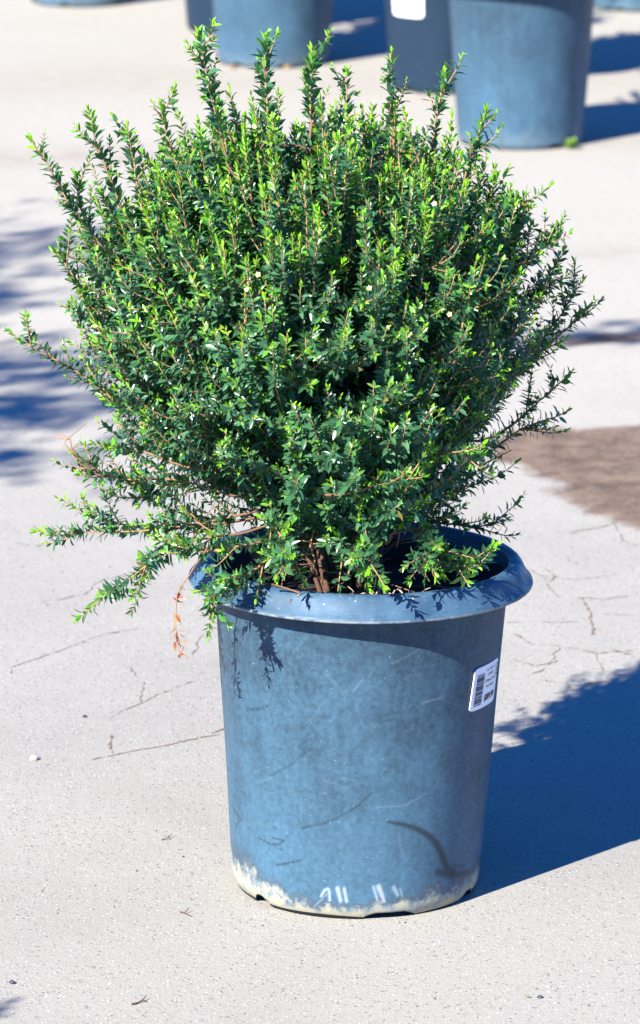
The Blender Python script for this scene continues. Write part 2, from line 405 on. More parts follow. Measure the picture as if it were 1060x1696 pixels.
for _k in range(60):                              # many faint scuffs in all directions
    _x, _y, _a, _l = random.uniform(395, 770), random.uniform(1075, 1460), random.gauss(-.35, .5), random.uniform(8, 45)
    (STROKES if _k % 3 else SCRATCH).append(([(_x, _y), (_x + _l * .5 * math.cos(_a), _y + _l * .5 * math.sin(_a) + random.uniform(-3, 3)), (_x + _l * math.cos(_a), _y + _l * math.sin(_a))], random.uniform(1.6, 2.6), random.uniform(1.5, 2.2), random.uniform(.05, .16)))
CHALK = [([(531, 1488), (538, 1476), (545, 1474), (546, 1496)], 2.5, 2.5, .7), ([(559, 1474), (564, 1495)], 4, 3, .75), ([(570, 1474), (574, 1495)], 3, 3, .7),
         ([(618, 1470), (625, 1492)], 2, 2, .7), ([(627, 1470), (636, 1494)], 5, 3, .75), ([(652, 1471), (658, 1483)], 4, 3, .55), ([(662, 1472), (666, 1486)], 1.5, 1.5, .5), ([(520, 1505), (545, 1480)], 1.5, 1.5, .4)]
def paint(TH, Z, strokes):
    A = np.zeros(TH.shape)
    for pts, w0, w1, s in strokes:
        Q = np.array([on_pot(*p) for p in pts]); n = 14
        k = np.linspace(0, len(Q) - 1, n * (len(Q) - 1) + 1)
        qx = np.interp(k, np.arange(len(Q)), Q[:, 0]); qz = np.interp(k, np.arange(len(Q)), Q[:, 1])
        # light smoothing rounds the corners of the stroke
        if len(k) > 30:
            ker = np.ones(11) / 11; qx = np.convolve(np.pad(qx, 5, 'edge'), ker, 'valid'); qz = np.convolve(np.pad(qz, 5, 'edge'), ker, 'valid')
        ww = np.interp(k, [0, k[-1]], [w0, w1]) / 1310.0
        sel = (np.abs(TH - qx.mean()) < .6) & (np.abs(Z - qz.mean()) < .12)
        th, z = TH[sel], Z[sel]; best = np.zeros(len(th))
        for x, zz, w in zip(qx, qz, ww):
            d = np.hypot((th - x) * .17, z - zz) / w
            best = np.maximum(best, np.clip(1.35 - d, 0, 1))
        A[sel] = np.maximum(A[sel], best * s)
    return A
def pot_body_mesh():
    nt, nz = 620, 190
    th = np.linspace(-math.pi, math.pi, nt, endpoint=False); b = notch(th)
    u = np.linspace(0, 1, nz)
    Z = b[None] + u[:, None] * (BODY_H - b[None]); TH = np.broadcast_to(th[None], Z.shape)
    round_in = .006 * np.clip(1 - Z / .016, 0, 1) ** 2
    wob = .0006 * np.sin(TH * 3 + Z * 9) + .0004 * np.sin(TH * 7 - Z * 21)
    R = body_r(Z) - round_in + wob
    outer = np.stack([R * np.sin(TH), -R * np.cos(TH), Z], -1).reshape(-1, 3)
    zi = np.linspace(0, 1, 12); Zi = b[None] + zi[:, None] * (BODY_H - b[None]); Ri = body_r(Zi) - .0045
    Ti = np.broadcast_to(th[None], Zi.shape)
    inner = np.stack([Ri * np.sin(Ti), -Ri * np.cos(Ti), Zi], -1).reshape(-1, 3)
    V = np.concatenate([outer, inner])
    j = np.arange(nt); j2 = (j + 1) % nt
    q = []
    i = np.arange(nz - 1)[:, None] * nt
    q.append(np.stack([i + j, i + j2, i + nt + j2, i + nt + j], -1).reshape(-1, 4))
    o = nz * nt; i = o + np.arange(11)[:, None] * nt
    q.append(np.stack([i + j2, i + j, i + nt + j, i + nt + j2], -1).reshape(-1, 4))
    q.append(np.stack([j2, j, o + j, o + j2], -1))
    q = np.concatenate(q)
    # floor of the pot, above the drain notches
    fr = .150; k = 64; a = np.arange(k) * 2 * math.pi / k; fo = len(V)
    V = np.concatenate([V, np.stack([fr * np.sin(a), -fr * np.cos(a), np.full(k, .02)], 1)])
    I = np.concatenate([q.ravel(), fo + np.arange(k)]); T = np.concatenate([np.full(len(q), 4), [k]])
    pad = np.zeros(len(V) - nt * nz)
    sc_ = paint(TH, Z, STROKES); sr = paint(TH, Z, SCRATCH); ch = paint(TH, Z, CHALK)
    g = np.array([(-1.9, .05), (-1.15, .046), (-.95, .036), (-.7, .027), (-.5, .020), (-.2, .016), (0, .018), (.25, .02), (.45, .022), (.6, .030), (.8, .026), (1.0, .026), (1.15, .036), (1.5, .04), (3.2, .03)])
    lh = 1.0 * np.interp(TH, g[:, 0], g[:, 1]); lime = 1 - Z / lh * .55
    cat = lambda A: np.concatenate([A.ravel(), pad])
    me = make_mesh('pot_body', V, (I, T), [M_BODY, M_INNER], attrs={'scuff': cat(sc_), 'scratch': cat(sr), 'chalk': cat(ch), 'lime': np.concatenate([np.clip(lime, -3, 2).ravel(), pad - 3])})
    mi = np.zeros(len(me.polygons), dtype=np.int32); no = (nz - 1) * nt; mi[no:no + 11 * nt] = 1; mi[-1] = 1
    me.polygons.foreach_set('material_index', mi)
    return me
def lathe(profile, nt=256):
    P = np.array(profile); n = len(P); th = np.arange(nt) * 2 * math.pi / nt
    V = np.stack([P[:, 0][:, None] * np.sin(th), -P[:, 0][:, None] * np.cos(th), np.broadcast_to(P[:, 1][:, None], (n, nt))], -1).reshape(-1, 3)
    j = np.arange(nt); j2 = (j + 1) % nt; i = np.arange(n - 1)[:, None] * nt
    q = np.stack([i + j, i + nt + j, i + nt + j2, i + j2], -1).reshape(-1, 4)
    return V, q
def rim_mesh():
    prof = [(.1795, .380), (.1825, .405), (.1845, .420), (.1858, .4240), (.1880, .4255), (.1930, .4257), (.1975, .4246), (.2005, .4222), (.2030, .4188),
            (.2065, .4112), (.2100, .4050), (.2135, .4010), (.2152, .3993), (.2158, .3970), (.2150, .3950), (.2128, .3948), (.2100, .3970), (.2040, .4020), (.1960, .4040), (.1852, .4045)]
    V, q = lathe(prof[::-1])
    return make_mesh('pot_rim', V, (q.ravel(), np.full(len(q), 4)), [M_RIM])
BODY_ME, RIM_ME = pot_body_mesh(), rim_mesh()
def nursery_pot(x, y, rz, label, group, dark=None, z=0.0):
    r = empty('nursery_pot', (x, y, z), rz); tag(r, label, 'plant pot', group)
    me = BODY_ME
    if dark is not None: me = BODY_ME.copy(); me.materials[0] = M_BODY_DARK if dark else M_BODY_BACK
    link('body', me, r); link('rim', RIM_ME, r)
    return r
def soil_in(x, y, z, label, seed=0, tilt=0.0):
    nr, nt = 14, 48; V = []; F = []
    r_ = np.random.default_rng(seed); ph = r_.uniform(0, 6, 6)
    for i in range(nr + 1):
        for j in range(nt):
            a = j * 2 * math.pi / nt; r = .176 * i / nr
            h = .010 * (1 - i / nr) + .004 * math.sin(5 * a + ph[0] + r * 60) * (i / nr) + .004 * math.sin(40 * r * math.cos(a) + ph[1]) + .003 * math.sin(60 * r * math.sin(a) + ph[2])
            V.append((r * math.cos(a), r * math.sin(a), h))
    for i in range(nr):
        for j in range(nt):
            j2 = (j + 1) % nt; F.append((i * nt + j, (i + 1) * nt + j, (i + 1) * nt + j2, i * nt + j2))
    o = link('potting_soil', make_mesh('potting_soil', V, F, [M_SOIL])); o.location = (x, y, z)
    tag(o, label, 'soil', 'potting soil in the nursery pots')
    return o
G_POT = 'black plastic nursery pots'
main_pot = nursery_pot(0, 0, 0, 'large weathered foreground nursery pot with a white price label and lime crusted foot', G_POT, z=.0015)
main_pot.rotation_euler = (0, TILT, 0)
soil_in(.005, 0, .375, 'dark potting soil around the stems of the foreground shrub', 1)

# price label stuck on the right of the wall
L_TH0, L_TH1, L_Z0, L_Z1 = 0.915, 1.30, .2555, .3105
def label_pt(u, v, off):                          # u, v in 0..1 across and up the label
    th = L_TH0 + (L_TH1 - L_TH0) * u - .035 * (1 - v); z = L_Z0 + (L_Z1 - L_Z0) * v
    r = float(body_r(z)) + off
    return (r * math.sin(th), -r * math.cos(th), z)
def label_sheet(name, pt, parent, mat):
    # rounded sheet with thickness
    n = 24; V = []; F = []
    for i in range(n + 1):
        u = i / n; e = min(u, 1 - u) * 6.0; c = .06 * (1 - math.sqrt(max(0, 1 - (1 - min(e, 1)) ** 2)))
        for v in (c, 1 - c):
            V.append(pt(u, v, .0016)); V.append(pt(u, v, .0004))
    for i in range(n):
        a, b = 4 * i, 4 * i + 4
        F += [(a, b, b + 2, a + 2), (a + 1, a + 3, b + 3, b + 1), (a, a + 1, b + 1, b), (a + 2, b + 2, b + 3, a + 3)]
    F += [(0, 2, 3, 1), (4 * n, 4 * n + 1, 4 * n + 3, 4 * n + 2)]
    return link(name, make_mesh(name, V, F, [mat], smooth=False), parent)
def text_on(name, body, u, v, w, h, pt, parent, vertical=False, bold=0.0):
    cu = bpy.data.curves.new(name, 'FONT'); cu.body = body; cu.size = 1; cu.offset = bold; cu.resolution_u = 3
    tmp = bpy.data.objects.new(name, cu); COL.objects.link(tmp)
    dg = bpy.context.evaluated_depsgraph_get(); me = bpy.data.meshes.new_from_object(tmp.evaluated_get(dg))
    bpy.data.objects.remove(tmp)
    co = np.array([vv.co[:] for vv in me.vertices]); lo, hi = co.min(0), co.max(0); k = (co - lo) / np.maximum(hi - lo, 1e-9)
    for vv, q in zip(me.vertices, k):
        a, b = (q[0], q[1]) if not vertical else (1 - q[1], q[0])
        vv.co = pt(u + a * w, v + b * h, .0022)
    me.materials.clear(); me.materials.append(M_INK); me.update(); me.name = name
    return link(name, me, parent)
price = label_sheet('price_label', label_pt, main_pot, M_PAPER); price['label'] = 'white price label with a barcode and $89.99'
def barcode():
    V, F = [], []; v = .10; r = random.Random(4)
    while v < .82:
        h = r.choice([.008, .012, .02, .03]); o = len(V)
        for uu, vv in ((.10, v), (.36, v), (.36, min(v + h, .83)), (.10, min(v + h, .83))): V.append(label_pt(uu, vv, .0022))
        F.append((o, o + 1, o + 2, o + 3)); v += h + r.choice([.006, .01, .022])
    link('barcode', make_mesh('barcode', V, F, [M_INK], smooth=False), price)
barcode()
text_on('shop_line', 'Star \u2666 Nsry', .42, .83, .40, .075, label_pt, price)
text_on('code_line', '17MYR', .50, .71, .24, .07, label_pt, price)
text_on('plant_line', '15G Myrtus communis', .42, .555, .46, .085, label_pt, price, bold=.01)
text_on('variety_line', 'Dwarf Myrtle', .48, .43, .34, .07, label_pt, price, bold=.01)
text_on('price_line', '$89.99', .46, .12, .44, .17, label_pt, price, bold=.03)
text_on('side_line', 'MYRTUS', .89, .62, .075, .28, label_pt, price, vertical=True, bold=.02)

# ----------------------------------------------------------------- the shrub
UP = np.array([0, 0, 1.0])
CEN = np.array([-.060, .0, .755]); RAD = np.array([.290, .280, .246])
BASE = np.array([-.012, -.005, .378])
def bezier(p0, p1, p2, p3, n):
    t = np.linspace(0, 1, n)[:, None]
    return (1 - t) ** 3 * p0 + 3 * t * (1 - t) ** 2 * p1 + 3 * t * t * (1 - t) * p2 + t ** 3 * p3
def smooth_line(pts, n):
    P = np.array(pts, dtype=float); k = np.linspace(0, len(P) - 1, n); out = []
    Q = np.concatenate([[2 * P[0] - P[1]], P, [2 * P[-1] - P[-2]]])
    for x in k:
        i = min(int(x), len(P) - 2); t = x - i; a, b, c, d = Q[i], Q[i + 1], Q[i + 2], Q[i + 3]
        out.append(.5 * ((2 * b) + (-a + c) * t + (2 * a - 5 * b + 4 * c - d) * t * t + (-a + 3 * b - 3 * c + d) * t ** 3))
    return np.array(out)
def resample(P, step):
    s = np.concatenate([[0], np.cumsum(np.linalg.norm(np.diff(P, axis=0), axis=1))]); n = max(3, int(s[-1] / step) + 1)
    k = np.linspace(0, s[-1], n); return np.stack([np.interp(k, s, P[:, i]) for i in range(3)], 1), s[-1]
def envelope_r(p):
    d = (np.asarray(p) - CEN) / RAD
    if d[2] < 0: d[:2] = d[:2] / (1 - .30 * min(1, -d[2]) ** 2)
    return float(np.linalg.norm(d))
def leafy_shoot(LV, P, vigor=1.0, bare=.16, size=1.0, tuft=.10, newlen=.035, sparse=1.0, step=.0049, lean=1.16):
    """leaf pairs along a shoot, crossing pair by pair; fresh light leaves at the tip"""
    size *= .84; step *= .86
    P, total = resample(P, step * random.uniform(.9, 1.15)); n = len(P)
    T = norm(np.gradient(P, axis=0)); ph = random.uniform(0, 6.28)
    ref = norm(np.cross(T[0], [.37, .61, .2])); nl = newlen * random.uniform(.4, 1.5) * vigor
    for i in range(n):
        s = total * (n - 1 - i) / (n - 1)                         # distance from the tip
        if s > bare and random.random() < .30 + (s - bare) * 9: continue
        if random.random() > sparse: continue
        t = T[i]; a = ph + (i % 2) * math.pi / 2 + random.uniform(-.3, .3)
        r1 = norm(ref - t * (ref @ t)); r2 = np.cross(t, r1)
        age = float(np.clip(1 - s / nl, 0, 1)); tip = float(np.clip(1 - s / .012, 0, 1))
        L0 = size * (.0158 if s > .02 else .0095 + .0063 * s / .02) * random.choice([.6, .8, .9, 1.0, 1.0, 1.1, 1.25]) * random.uniform(.9, 1.1)
        if s > .12: L0 *= 1.08
        for sgn in (0, math.pi):
            if random.random() < .09: continue
            rad = math.cos(a + sgn) * r1 + math.sin(a + sgn) * r2
            ang = random.gauss(lean, .20) - .62 * tip - .25 * age
            d = math.cos(ang) * t + math.sin(ang) * rad; nn = math.sin(ang) * t - math.cos(ang) * rad
            nn = nn + rng.normal(0, .28, 3); d = d + rng.normal(0, .12, 3)
            L = L0 * random.uniform(.88, 1.1)
            LV.add(P[i] + rad * .0007, d, nn, L, L * random.uniform(.36, .47), random.uniform(-.02, .16), max(0, age + random.uniform(-.08, .08)))
        if tuft and s > .03 and random.random() < tuft:           # little starlet in the leaf axil
            rad = math.cos(a) * r1 + math.sin(a) * r2; dd = norm(t * .9 + rad); q = P[i] + dd * random.uniform(.004, .012)
            g = norm(np.cross(dd, [.2, .5, .8])); g2 = np.cross(dd, g); ag = random.uniform(.1, .85)
            for k in range(6):
                aa = k * 1.57 + (k // 4) * .8; ra = math.cos(aa) * g + math.sin(aa) * g2; an = .95 if k < 4 else .4
                LV.add(q, math.cos(an) * dd + math.sin(an) * ra, math.sin(an) * dd - math.cos(an) * ra, random.uniform(.007, .012), random.uniform(.0028, .0042), .05, ag if k < 4 else min(1, ag + .25))

def build_shrub():
    root = empty('shrub', (0, 0, .378))
    tag(root, 'dense dwarf myrtle shrub with small glossy leaves growing in the foreground pot', 'shrub', 'potted shrubs')
    off = -np.array(root.location)
    old, twigs, lv = Tubes(), Tubes(), Leaves()
    # main limbs, each its own stem
    limb_nodes, limb_dirs = [], []
    n_l = 46
    for k in range(n_l):
        az = k * 2.39996 + random.uniform(-.2, .2); q = (k + .5) / n_l; el = math.radians(88 - 66 * q ** .75)
        d = np.array([math.cos(el) * math.cos(az), math.cos(el) * math.sin(az), math.sin(el)])
        tgt = CEN + RAD * norm(d * [1.15, 1.15, 1.0] - [0, 0, .35 * (q < .0)]) * random.uniform(.58, .80)
        if q > .6: tgt[2] -= .06
        b = BASE + np.array([math.cos(az), math.sin(az), 0]) * random.uniform(.012, .04)
        P = bezier(b, b + np.array([d[0] * .25, d[1] * .25, .9]) * .10, tgt - norm(d + UP * .4) * .10, tgt, 16)
        P = P + np.cumsum(rng.normal(0, .0012, P.shape), 0)
        r = np.linspace(random.uniform(.0030, .0048), .0016, 16)
        t = Tubes(); t.add(P + off, r, 7, np.linspace(0, .25, 16)); link('stem', t.mesh('stem', M_BARK), root)
        limb_nodes.append(P[4:]); limb_dirs.append(norm(np.gradient(P, axis=0))[4:])
    LN, LD = np.concatenate(limb_nodes), np.concatenate(limb_dirs)
    # shoots from the limbs to the outside of the crown
    def shoot(tip, up, **kw):
        fan = norm(tip - BASE); td = norm(fan * .85 + UP * up * .62 + rng.normal(0, .12, 3))
        want = tip - norm(td * .6 + fan * .4) * random.uniform(.11, .19)
        i = int(np.argsort(np.linalg.norm(LN - want, axis=1))[random.randint(0, 2)])
        p0, d0 = LN[i], LD[i]; L = np.linalg.norm(tip - p0)
        P = bezier(p0, p0 + norm(d0 + fan) * L * .28, tip - td * L * .42, tip, 14)
        twigs.add(P + off, np.linspace(.0016, .00055, 14), 4, np.linspace(.2, 1, 14))
        leafy_shoot(lv, P + off, bare=random.uniform(.12, .20), **kw)
        # forked side shoots
        for _ in range(random.choice([0, 1, 1, 2])):
            k = random.randint(5, 10); t = norm(P[k + 1] - P[k]); side = norm(np.cross(t, rng.normal(0, 1, 3)))
            l2 = random.uniform(.03, .075); d2 = norm(t * .7 + side * .75 + UP * .35); e = P[k] + d2 * l2
            if envelope_r(e) > 1.05: continue
            Q = bezier(P[k], P[k] + d2 * l2 * .4, e - norm(d2 + UP * .6) * l2 * .3, e, 7)
            twigs.add(Q + off, np.linspace(.001, .0005, 7), 3, np.linspace(.5, 1, 7)); leafy_shoot(lv, Q + off, bare=.2, vigor=.7, tuft=.05)
    n_made = 0; tries = 0
    while n_made < 1330 and tries < 9000:
        tries += 1
        u = norm(rng.normal(0, 1, 3))
        if u[2] < -.93: continue
        inner = random.random() < .30
        rr = random.uniform(.42, .86) if inner else random.uniform(.86, 1.03)
        if u[2] > .25 and not inner: rr += random.uniform(-.08, .12)
        kk = 1 - .20 * min(1, max(0, -u[2])) ** 2
        tip = CEN + RAD * u * rr * np.array([kk, kk, 1])
        if tip[2] < .47: continue
        vv = -.755 * tip[0] + .656 * tip[1]
        if vv > .20 and tip[2] < .68 and random.random() < .72: continue
        px, py = project(tip)
        if px > 690 and py > 850: continue
        if 430 < px < 690 and py > 850: continue
        if tip[1] < -.02:                                      # the hollows one looks into, and the thin lower left
            if ((px - 560) / 55) ** 2 + ((py - 600) / 45) ** 2 < 1: continue
            if ((px - 440) / 40) ** 2 + ((py - 700) / 70) ** 2 < 1 and random.random() < .7: continue
            if ((px - 700) / 40) ** 2 + ((py - 640) / 50) ** 2 < 1 and random.random() < .6: continue
        if px < 400 and py > 780 and random.random() < .75: continue
        up = 1.15 if u[2] > .3 else .8 if u[2] > -.2 else .4
        shoot(tip, up, vigor=2.0 if tip[2] > .86 else 1.0 if tip[2] > .76 else .5, size=.95 if tip[2] > .84 else 1.0, lean=.92 if u[2] > .35 else 1.12, step=.0044 if u[2] > .35 else .0049); n_made += 1
    # loose outer shoots on the far left side, whose leaves fleck the edge of the shadow
    for k in range(16):
        a = math.atan2(.656, -.755) + random.gauss(0, .35); v = random.uniform(.27, .35)
        shoot(np.array([-.03 + v * math.cos(a), v * math.sin(a), random.uniform(.50, .80)]), .5, vigor=.9, sparse=.75)
    # low fans at the front and right that hang over the soil
    for (x, y, Y) in [(620, 800, -.2), (560, 790, -.22), (680, 770, -.2), (740, 760, -.17), (590, 740, -.23), (640, 690, -.25), (520, 830, -.19), (700, 820, -.17), (600, 850, -.15),
                      (540, 880, -.16), (470, 850, -.15), (440, 900, -.16), (650, 830, -.17), (720, 690, -.22), (800, 740, -.12), (480, 790, -.2), (580, 690, -.24), (660, 640, -.25), (500, 740, -.22)]:
        for _ in range(3):
            shoot(at(x + random.gauss(0, 22), y + random.gauss(0, 18), Y + random.gauss(0, .02)), .3, vigor=.5, tuft=.16, size=1.2)
    for (x, y, Y) in [(170, 640, -.04), (200, 690, -.06), (240, 730, -.08), (180, 590, -.02), (150, 560, 0), (230, 660, -.12), (300, 700, -.16), (350, 760, -.16), (380, 720, -.2), (140, 480, -.02), (120, 420, 0), (150, 380, -.03), (170, 330, -.02), (740, 800, 0), (780, 800, .06), (800, 770, .0), (760, 830, .08), (830, 740, .03), (700, 840, .1), (720, 780, -.1), (330, 770, .0), (370, 810, .05), (420, 835, .08), (400, 790, -.05)]:
        for _ in range(2):
            shoot(at(x + random.gauss(0, 18), y + random.gauss(0, 16), Y + random.gauss(0, .03)), .45, vigor=.8)
    for _ in range(110):                                         # bare twigs: leafless ends low in the shrub and a few at the outside
        i = random.randint(0, len(LN) - 1); low = random.random() < .7
        if low:
            a = random.uniform(0, 6.28); p = BASE + np.array([math.cos(a) * .05, math.sin(a) * .05, random.uniform(.02, .14)]); d = norm(np.array([math.cos(a), math.sin(a), random.uniform(-.2, .8)])); L = random.uniform(.03, .10)
        else:
            p = LN[i]; d = norm(norm(p - BASE) + rng.normal(0, .35, 3)); L = random.uniform(.05, .12)
            if envelope_r(p + d * L) > .95: continue
        Q = np.array([p + d * L * t for t in np.linspace(0, 1, 9)]) + np.cumsum(rng.normal(0, .0016, (9, 3)), 0)
        twigs.add(Q + off, np.linspace(.0013, .0004, 9), 4, np.linspace(.2, .8, 9))
    link('twigs', twigs.mesh('twigs', M_BARK), root)
    R = np.array(lv.rows); young = R[:, 12] > .62
    link('foliage', leaf_mesh('foliage', R[~young], M_LEAF), root)
    link('new_growth', leaf_mesh('new_growth', R[young], M_LEAF), root)
    # single long branches that stand out of the crown
    long_ = [  # pixels along the branch, depth at start and end, side shoots, size, look
        ([(372, 260), (345, 140), (327, 52)], -.06, -.06, 3, 1.1, 0), ([(442, 230), (438, 130), (441, 58)], -.04, -.02, 2, 1.1, 0), ([(516, 240), (512, 150), (515, 77)], -.02, 0, 2, 1.0, 0),
        ([(580, 250), (574, 180), (575, 112)], .02, .03, 1, .9, 0), ([(656, 260), (650, 170), (648, 87)], .0, .02, 1, 1.0, 0), ([(712, 280), (724, 190), (738, 112)], -.03, -.02, 2, 1.0, 0),
        ([(760, 340), (785, 260), (805, 180)], -.05, -.04, 2, 1.0, 0), ([(205, 350), (168, 250), (146, 180)], -.03, -.03, 2, .95, 0), ([(200, 450), (110, 330), (76, 266), (50, 228)], -.05, -.06, 2, .9, 0),
        ([(240, 350), (222, 275), (210, 212)], -.02, 0, 2, .95, 0), ([(305, 310), (280, 225), (266, 172)], -.04, -.04, 2, 1.0, 0), ([(260, 575), (150, 490), (110, 440), (88, 413)], -.05, -.05, 3, .95, 0),
        ([(240, 690), (130, 620), (70, 585), (15, 548)], -.06, -.07, 3, .95, 0), ([(820, 440), (850, 370), (872, 319)], -.02, -.02, 2, 1.0, 0), ([(845, 470), (895, 420), (930, 379)], 0, .0, 3, 1.0, 0),
        ([(850, 620), (925, 530), (965, 464)], .05, .06, 3, 1.0, 0), ([(880, 590), (935, 545), (968, 512)], .08, .09, 2, .95, 0), ([(795, 420), (812, 345), (822, 288)], -.06, -.06, 2, 1.0, 0),
        ([(820, 720), (900, 655), (950, 612)], .02, .03, 2, 1.0, 0), ([(810, 750), (860, 715), (905, 697)], .05, .06, 2, 1.0, 0), ([(390, 820), (300, 795), (190, 790), (120, 752)], -.10, -.12, 6, 1.0, 0),
        ([(420, 850), (320, 870), (200, 882), (62, 879)], -.09, -.11, 7, 1.0, 0), ([(420, 860), (280, 878), (170, 858), (97, 826)], -.08, -.10, 5, .95, 0), ([(410, 880), (300, 905), (205, 965), (126, 1028)], -.10, -.16, 6, 1.1, 0),
        ([(440, 925), (395, 962), (352, 985), (354, 1026)], -.16, -.23, 7, 1.15, 1), ([(690, 880), (745, 925), (790, 935), (822, 902)], -.13, -.17, 7, 1.2, 1), ([(690, 860), (780, 872), (842, 860)], .05, .08, 4, 1.0, 0),
        ([(450, 860), (472, 915), (458, 958)], -.14, -.240, 5, 1.2, 1), ([(600, 850), (612, 905), (608, 945)], -.13, -.236, 3, 1.15, 1), ([(570, 860), (566, 900), (572, 925)], -.12, -.15, 2, 1.1, 1),
        ([(700, 850), (712, 900), (706, 938)], -.13, -.215, 3, 1.1, 1), ([(640, 790), (720, 750), (800, 752)], -.17, -.18, 4, 1.1, 0), ([(560, 820), (640, 800), (700, 790)], -.2, -.22, 4, 1.15, 0),
        ([(290, 620), (190, 560), (140, 520), (122, 500)], -.04, -.04, 3, .95, 0), ([(300, 730), (230, 690), (165, 655)], -.1, -.1, 3, 1, 0), ([(400, 540), (410, 520), (425, 430)], -.22, -.24, 2, .9, 0),
        ([(620, 560), (625, 480), (632, 405)], -.24, -.23, 2, 1, 0), ([(520, 470), (520, 400), (522, 345)], -.23, -.22, 1, 1, 0), ([(760, 590), (770, 530), (780, 490)], -.2, -.2, 2, 1, 0),
        ([(800, 660), (870, 610), (915, 560)], -.02, 0, 3, 1, 0), ([(830, 560), (890, 490), (925, 425)], .02, .03, 3, 1, 0), ([(160, 420), (130, 330), (125, 285)], -.03, -.03, 2, .95, 0),
        ([(330, 780), (240, 750), (180, 740)], -.13, -.14, 4, 1, 0), ([(420, 900), (330, 915), (300, 900)], -.16, -.18, 4, 1.1, 0), ([(350, 860), (270, 835), (215, 800)], -.05, -.05, 3, 1, 0)]
    for pts, Y0, Y1, ns, size, hang in long_:
        n = len(pts); P = smooth_line([at(p[0], p[1], Y0 + (Y1 - Y0) * i / (n - 1)) for i, p in enumerate(pts)], 22)
        dist = np.linalg.norm(LN - P[0], axis=1) + np.where(LN[:, 2] > P[0][2], .15, 0); j = int(np.argmin(dist))
        t0 = norm(P[1] - P[0]); l0 = np.linalg.norm(P[0] - LN[j])
        pre = bezier(LN[j], LN[j] + LD[j] * l0 * .3, P[0] - t0 * l0 * .3, P[0], 8)[:-1]
        A = np.concatenate([pre, P]); dr = np.cumsum(rng.normal(0, .0006, A.shape), 0); A = A + dr - np.linspace(0, 1, len(A))[:, None] * dr[-1]
        st, lf = Tubes(), Leaves()
        st.add(A + off, np.linspace(.0022, .0006, len(A)), 5, np.linspace(.15, 1, len(A)))
        total = np.linalg.norm(np.diff(A, axis=0), axis=1).sum()
        leafy_shoot(lf, A + off, bare=min(.17, total * .6), size=size * (1.06 if pts[-1][1] > 420 else 1.24), step=.0042, lean=.92 if pts[-1][1] < 420 else 1.08, tuft=.15, vigor=1.3, newlen=.05 if not hang else .03)
        for k in range(int(ns * 1.7)):
            i = random.randint(8 + 4 * (ns < 4), len(A) - 5); t = norm(A[i + 1] - A[i]); side = norm(np.cross(t, rng.normal(0, 1, 3)))
            if hang: side = norm(side + [0, -.3, -.1])
            l2 = random.uniform(.025, .06); d2 = norm(t * .8 + side * .7 + UP * (.4 if not hang else .05)); e = A[i] + d2 * l2
            Q = bezier(A[i], A[i] + d2 * l2 * .4, e - norm(d2 + UP * (.5 if not hang else 0)) * l2 * .3, e, 7)
            st.add(Q + off, np.linspace(.0011, .0005, 7), 4, np.linspace(.5, 1, 7)); leafy_shoot(lf, Q + off, bare=.2, size=size * .98, vigor=.9, tuft=.12)
        b = link('branch', st.mesh('branch', M_BARK), root); link('foliage', lf.mesh('branch_foliage', M_LEAF), b)
    # bare and withered twigs
    def dead(pts, Y, name, leaves=0, r=.0009):
        P = smooth_line([at(p[0], p[1], Y) for p in pts], 16); P = P + np.cumsum(rng.normal(0, .0008, P.shape), 0)
        t = Tubes(); t.add(P + off, np.linspace(r * 1.5, r * .5, 16), 4, np.linspace(.3, .9, 16))
        for _ in range(4):
            i = random.randint(4, 13); e = P[i] + norm(P[i + 1] - P[i] + rng.normal(0, .006, 3)) * random.uniform(.012, .03); t.add(np.array([P[i], (P[i] + e) / 2 + rng.normal(0, .001, 3), e]) + off, np.array([r * .8, r * .6, r * .3]), 3, .6)
        o = link(name, t.mesh(name, M_BARK), root)
        if leaves:
            lf = Leaves()
            for _ in range(leaves):
                i = random.randint(6, 15); d = norm(rng.normal(0, .6, 3) + [0, 0, -.9])
                lf.add(P[i] + off + rng.normal(0, .003, 3), d, rng.normal(0, 1, 3), random.uniform(.008, .013), random.uniform(.003, .005), random.uniform(.2, .8), 0)
            link('withered_leaves', lf.mesh('withered_leaves', M_DRY), o)
        return o
    o = dead([(345, 905), (318, 950), (300, 985), (303, 1030), (312, 1072)], -.17, 'withered_sprig', 26); o['label'] = 'withered orange brown sprig hanging over the left of the rim'
    dead([(150, 775), (122, 750), (112, 730), (96, 722)], -.12, 'bare_twig'); dead([(170, 790), (130, 765), (105, 728)], -.12, 'bare_twig')
    dead([(500, 970), (522, 940), (518, 900), (528, 870)], -.12, 'bare_twig', r=.0016); dead([(560, 975), (575, 955), (590, 900)], -.10, 'bare_twig', r=.0014)
    dead([(690, 880), (712, 930), (714, 955)], -.13, 'bare_twig'); dead([(800, 770), (830, 755), (848, 745)], .03, 'bare_twig'); dead([(470, 900), (480, 940), (470, 975)], -.15, 'bare_twig')
    dead([(450, 970), (490, 985), (470, 998)], -.185, 'bare_twig', r=.001); dead([(640, 900), (660, 870), (690, 840)], -.12, 'bare_twig', r=.002)
    # pale surface roots between the stems
    for k in range(16):
        c = at(random.uniform(500, 690), random.uniform(955, 985), -.12 + random.gauss(0, .025)); c[2] = .392
        a = random.uniform(0, 6.28); L = random.uniform(.012, .035)
        P = np.array([c + np.array([math.cos(a) * s * L, math.sin(a) * s * L * .6, .010 + .012 * math.sin(s * 3 + k)]) for s in np.linspace(-1, 1, 9)]) + np.cumsum(rng.normal(0, .0012, (9, 3)), 0)
        t = Tubes(); t.add(P + off, np.linspace(.0014, .0005, 9), 5, .5); link('root', t.mesh('root', M_ROOT), root)
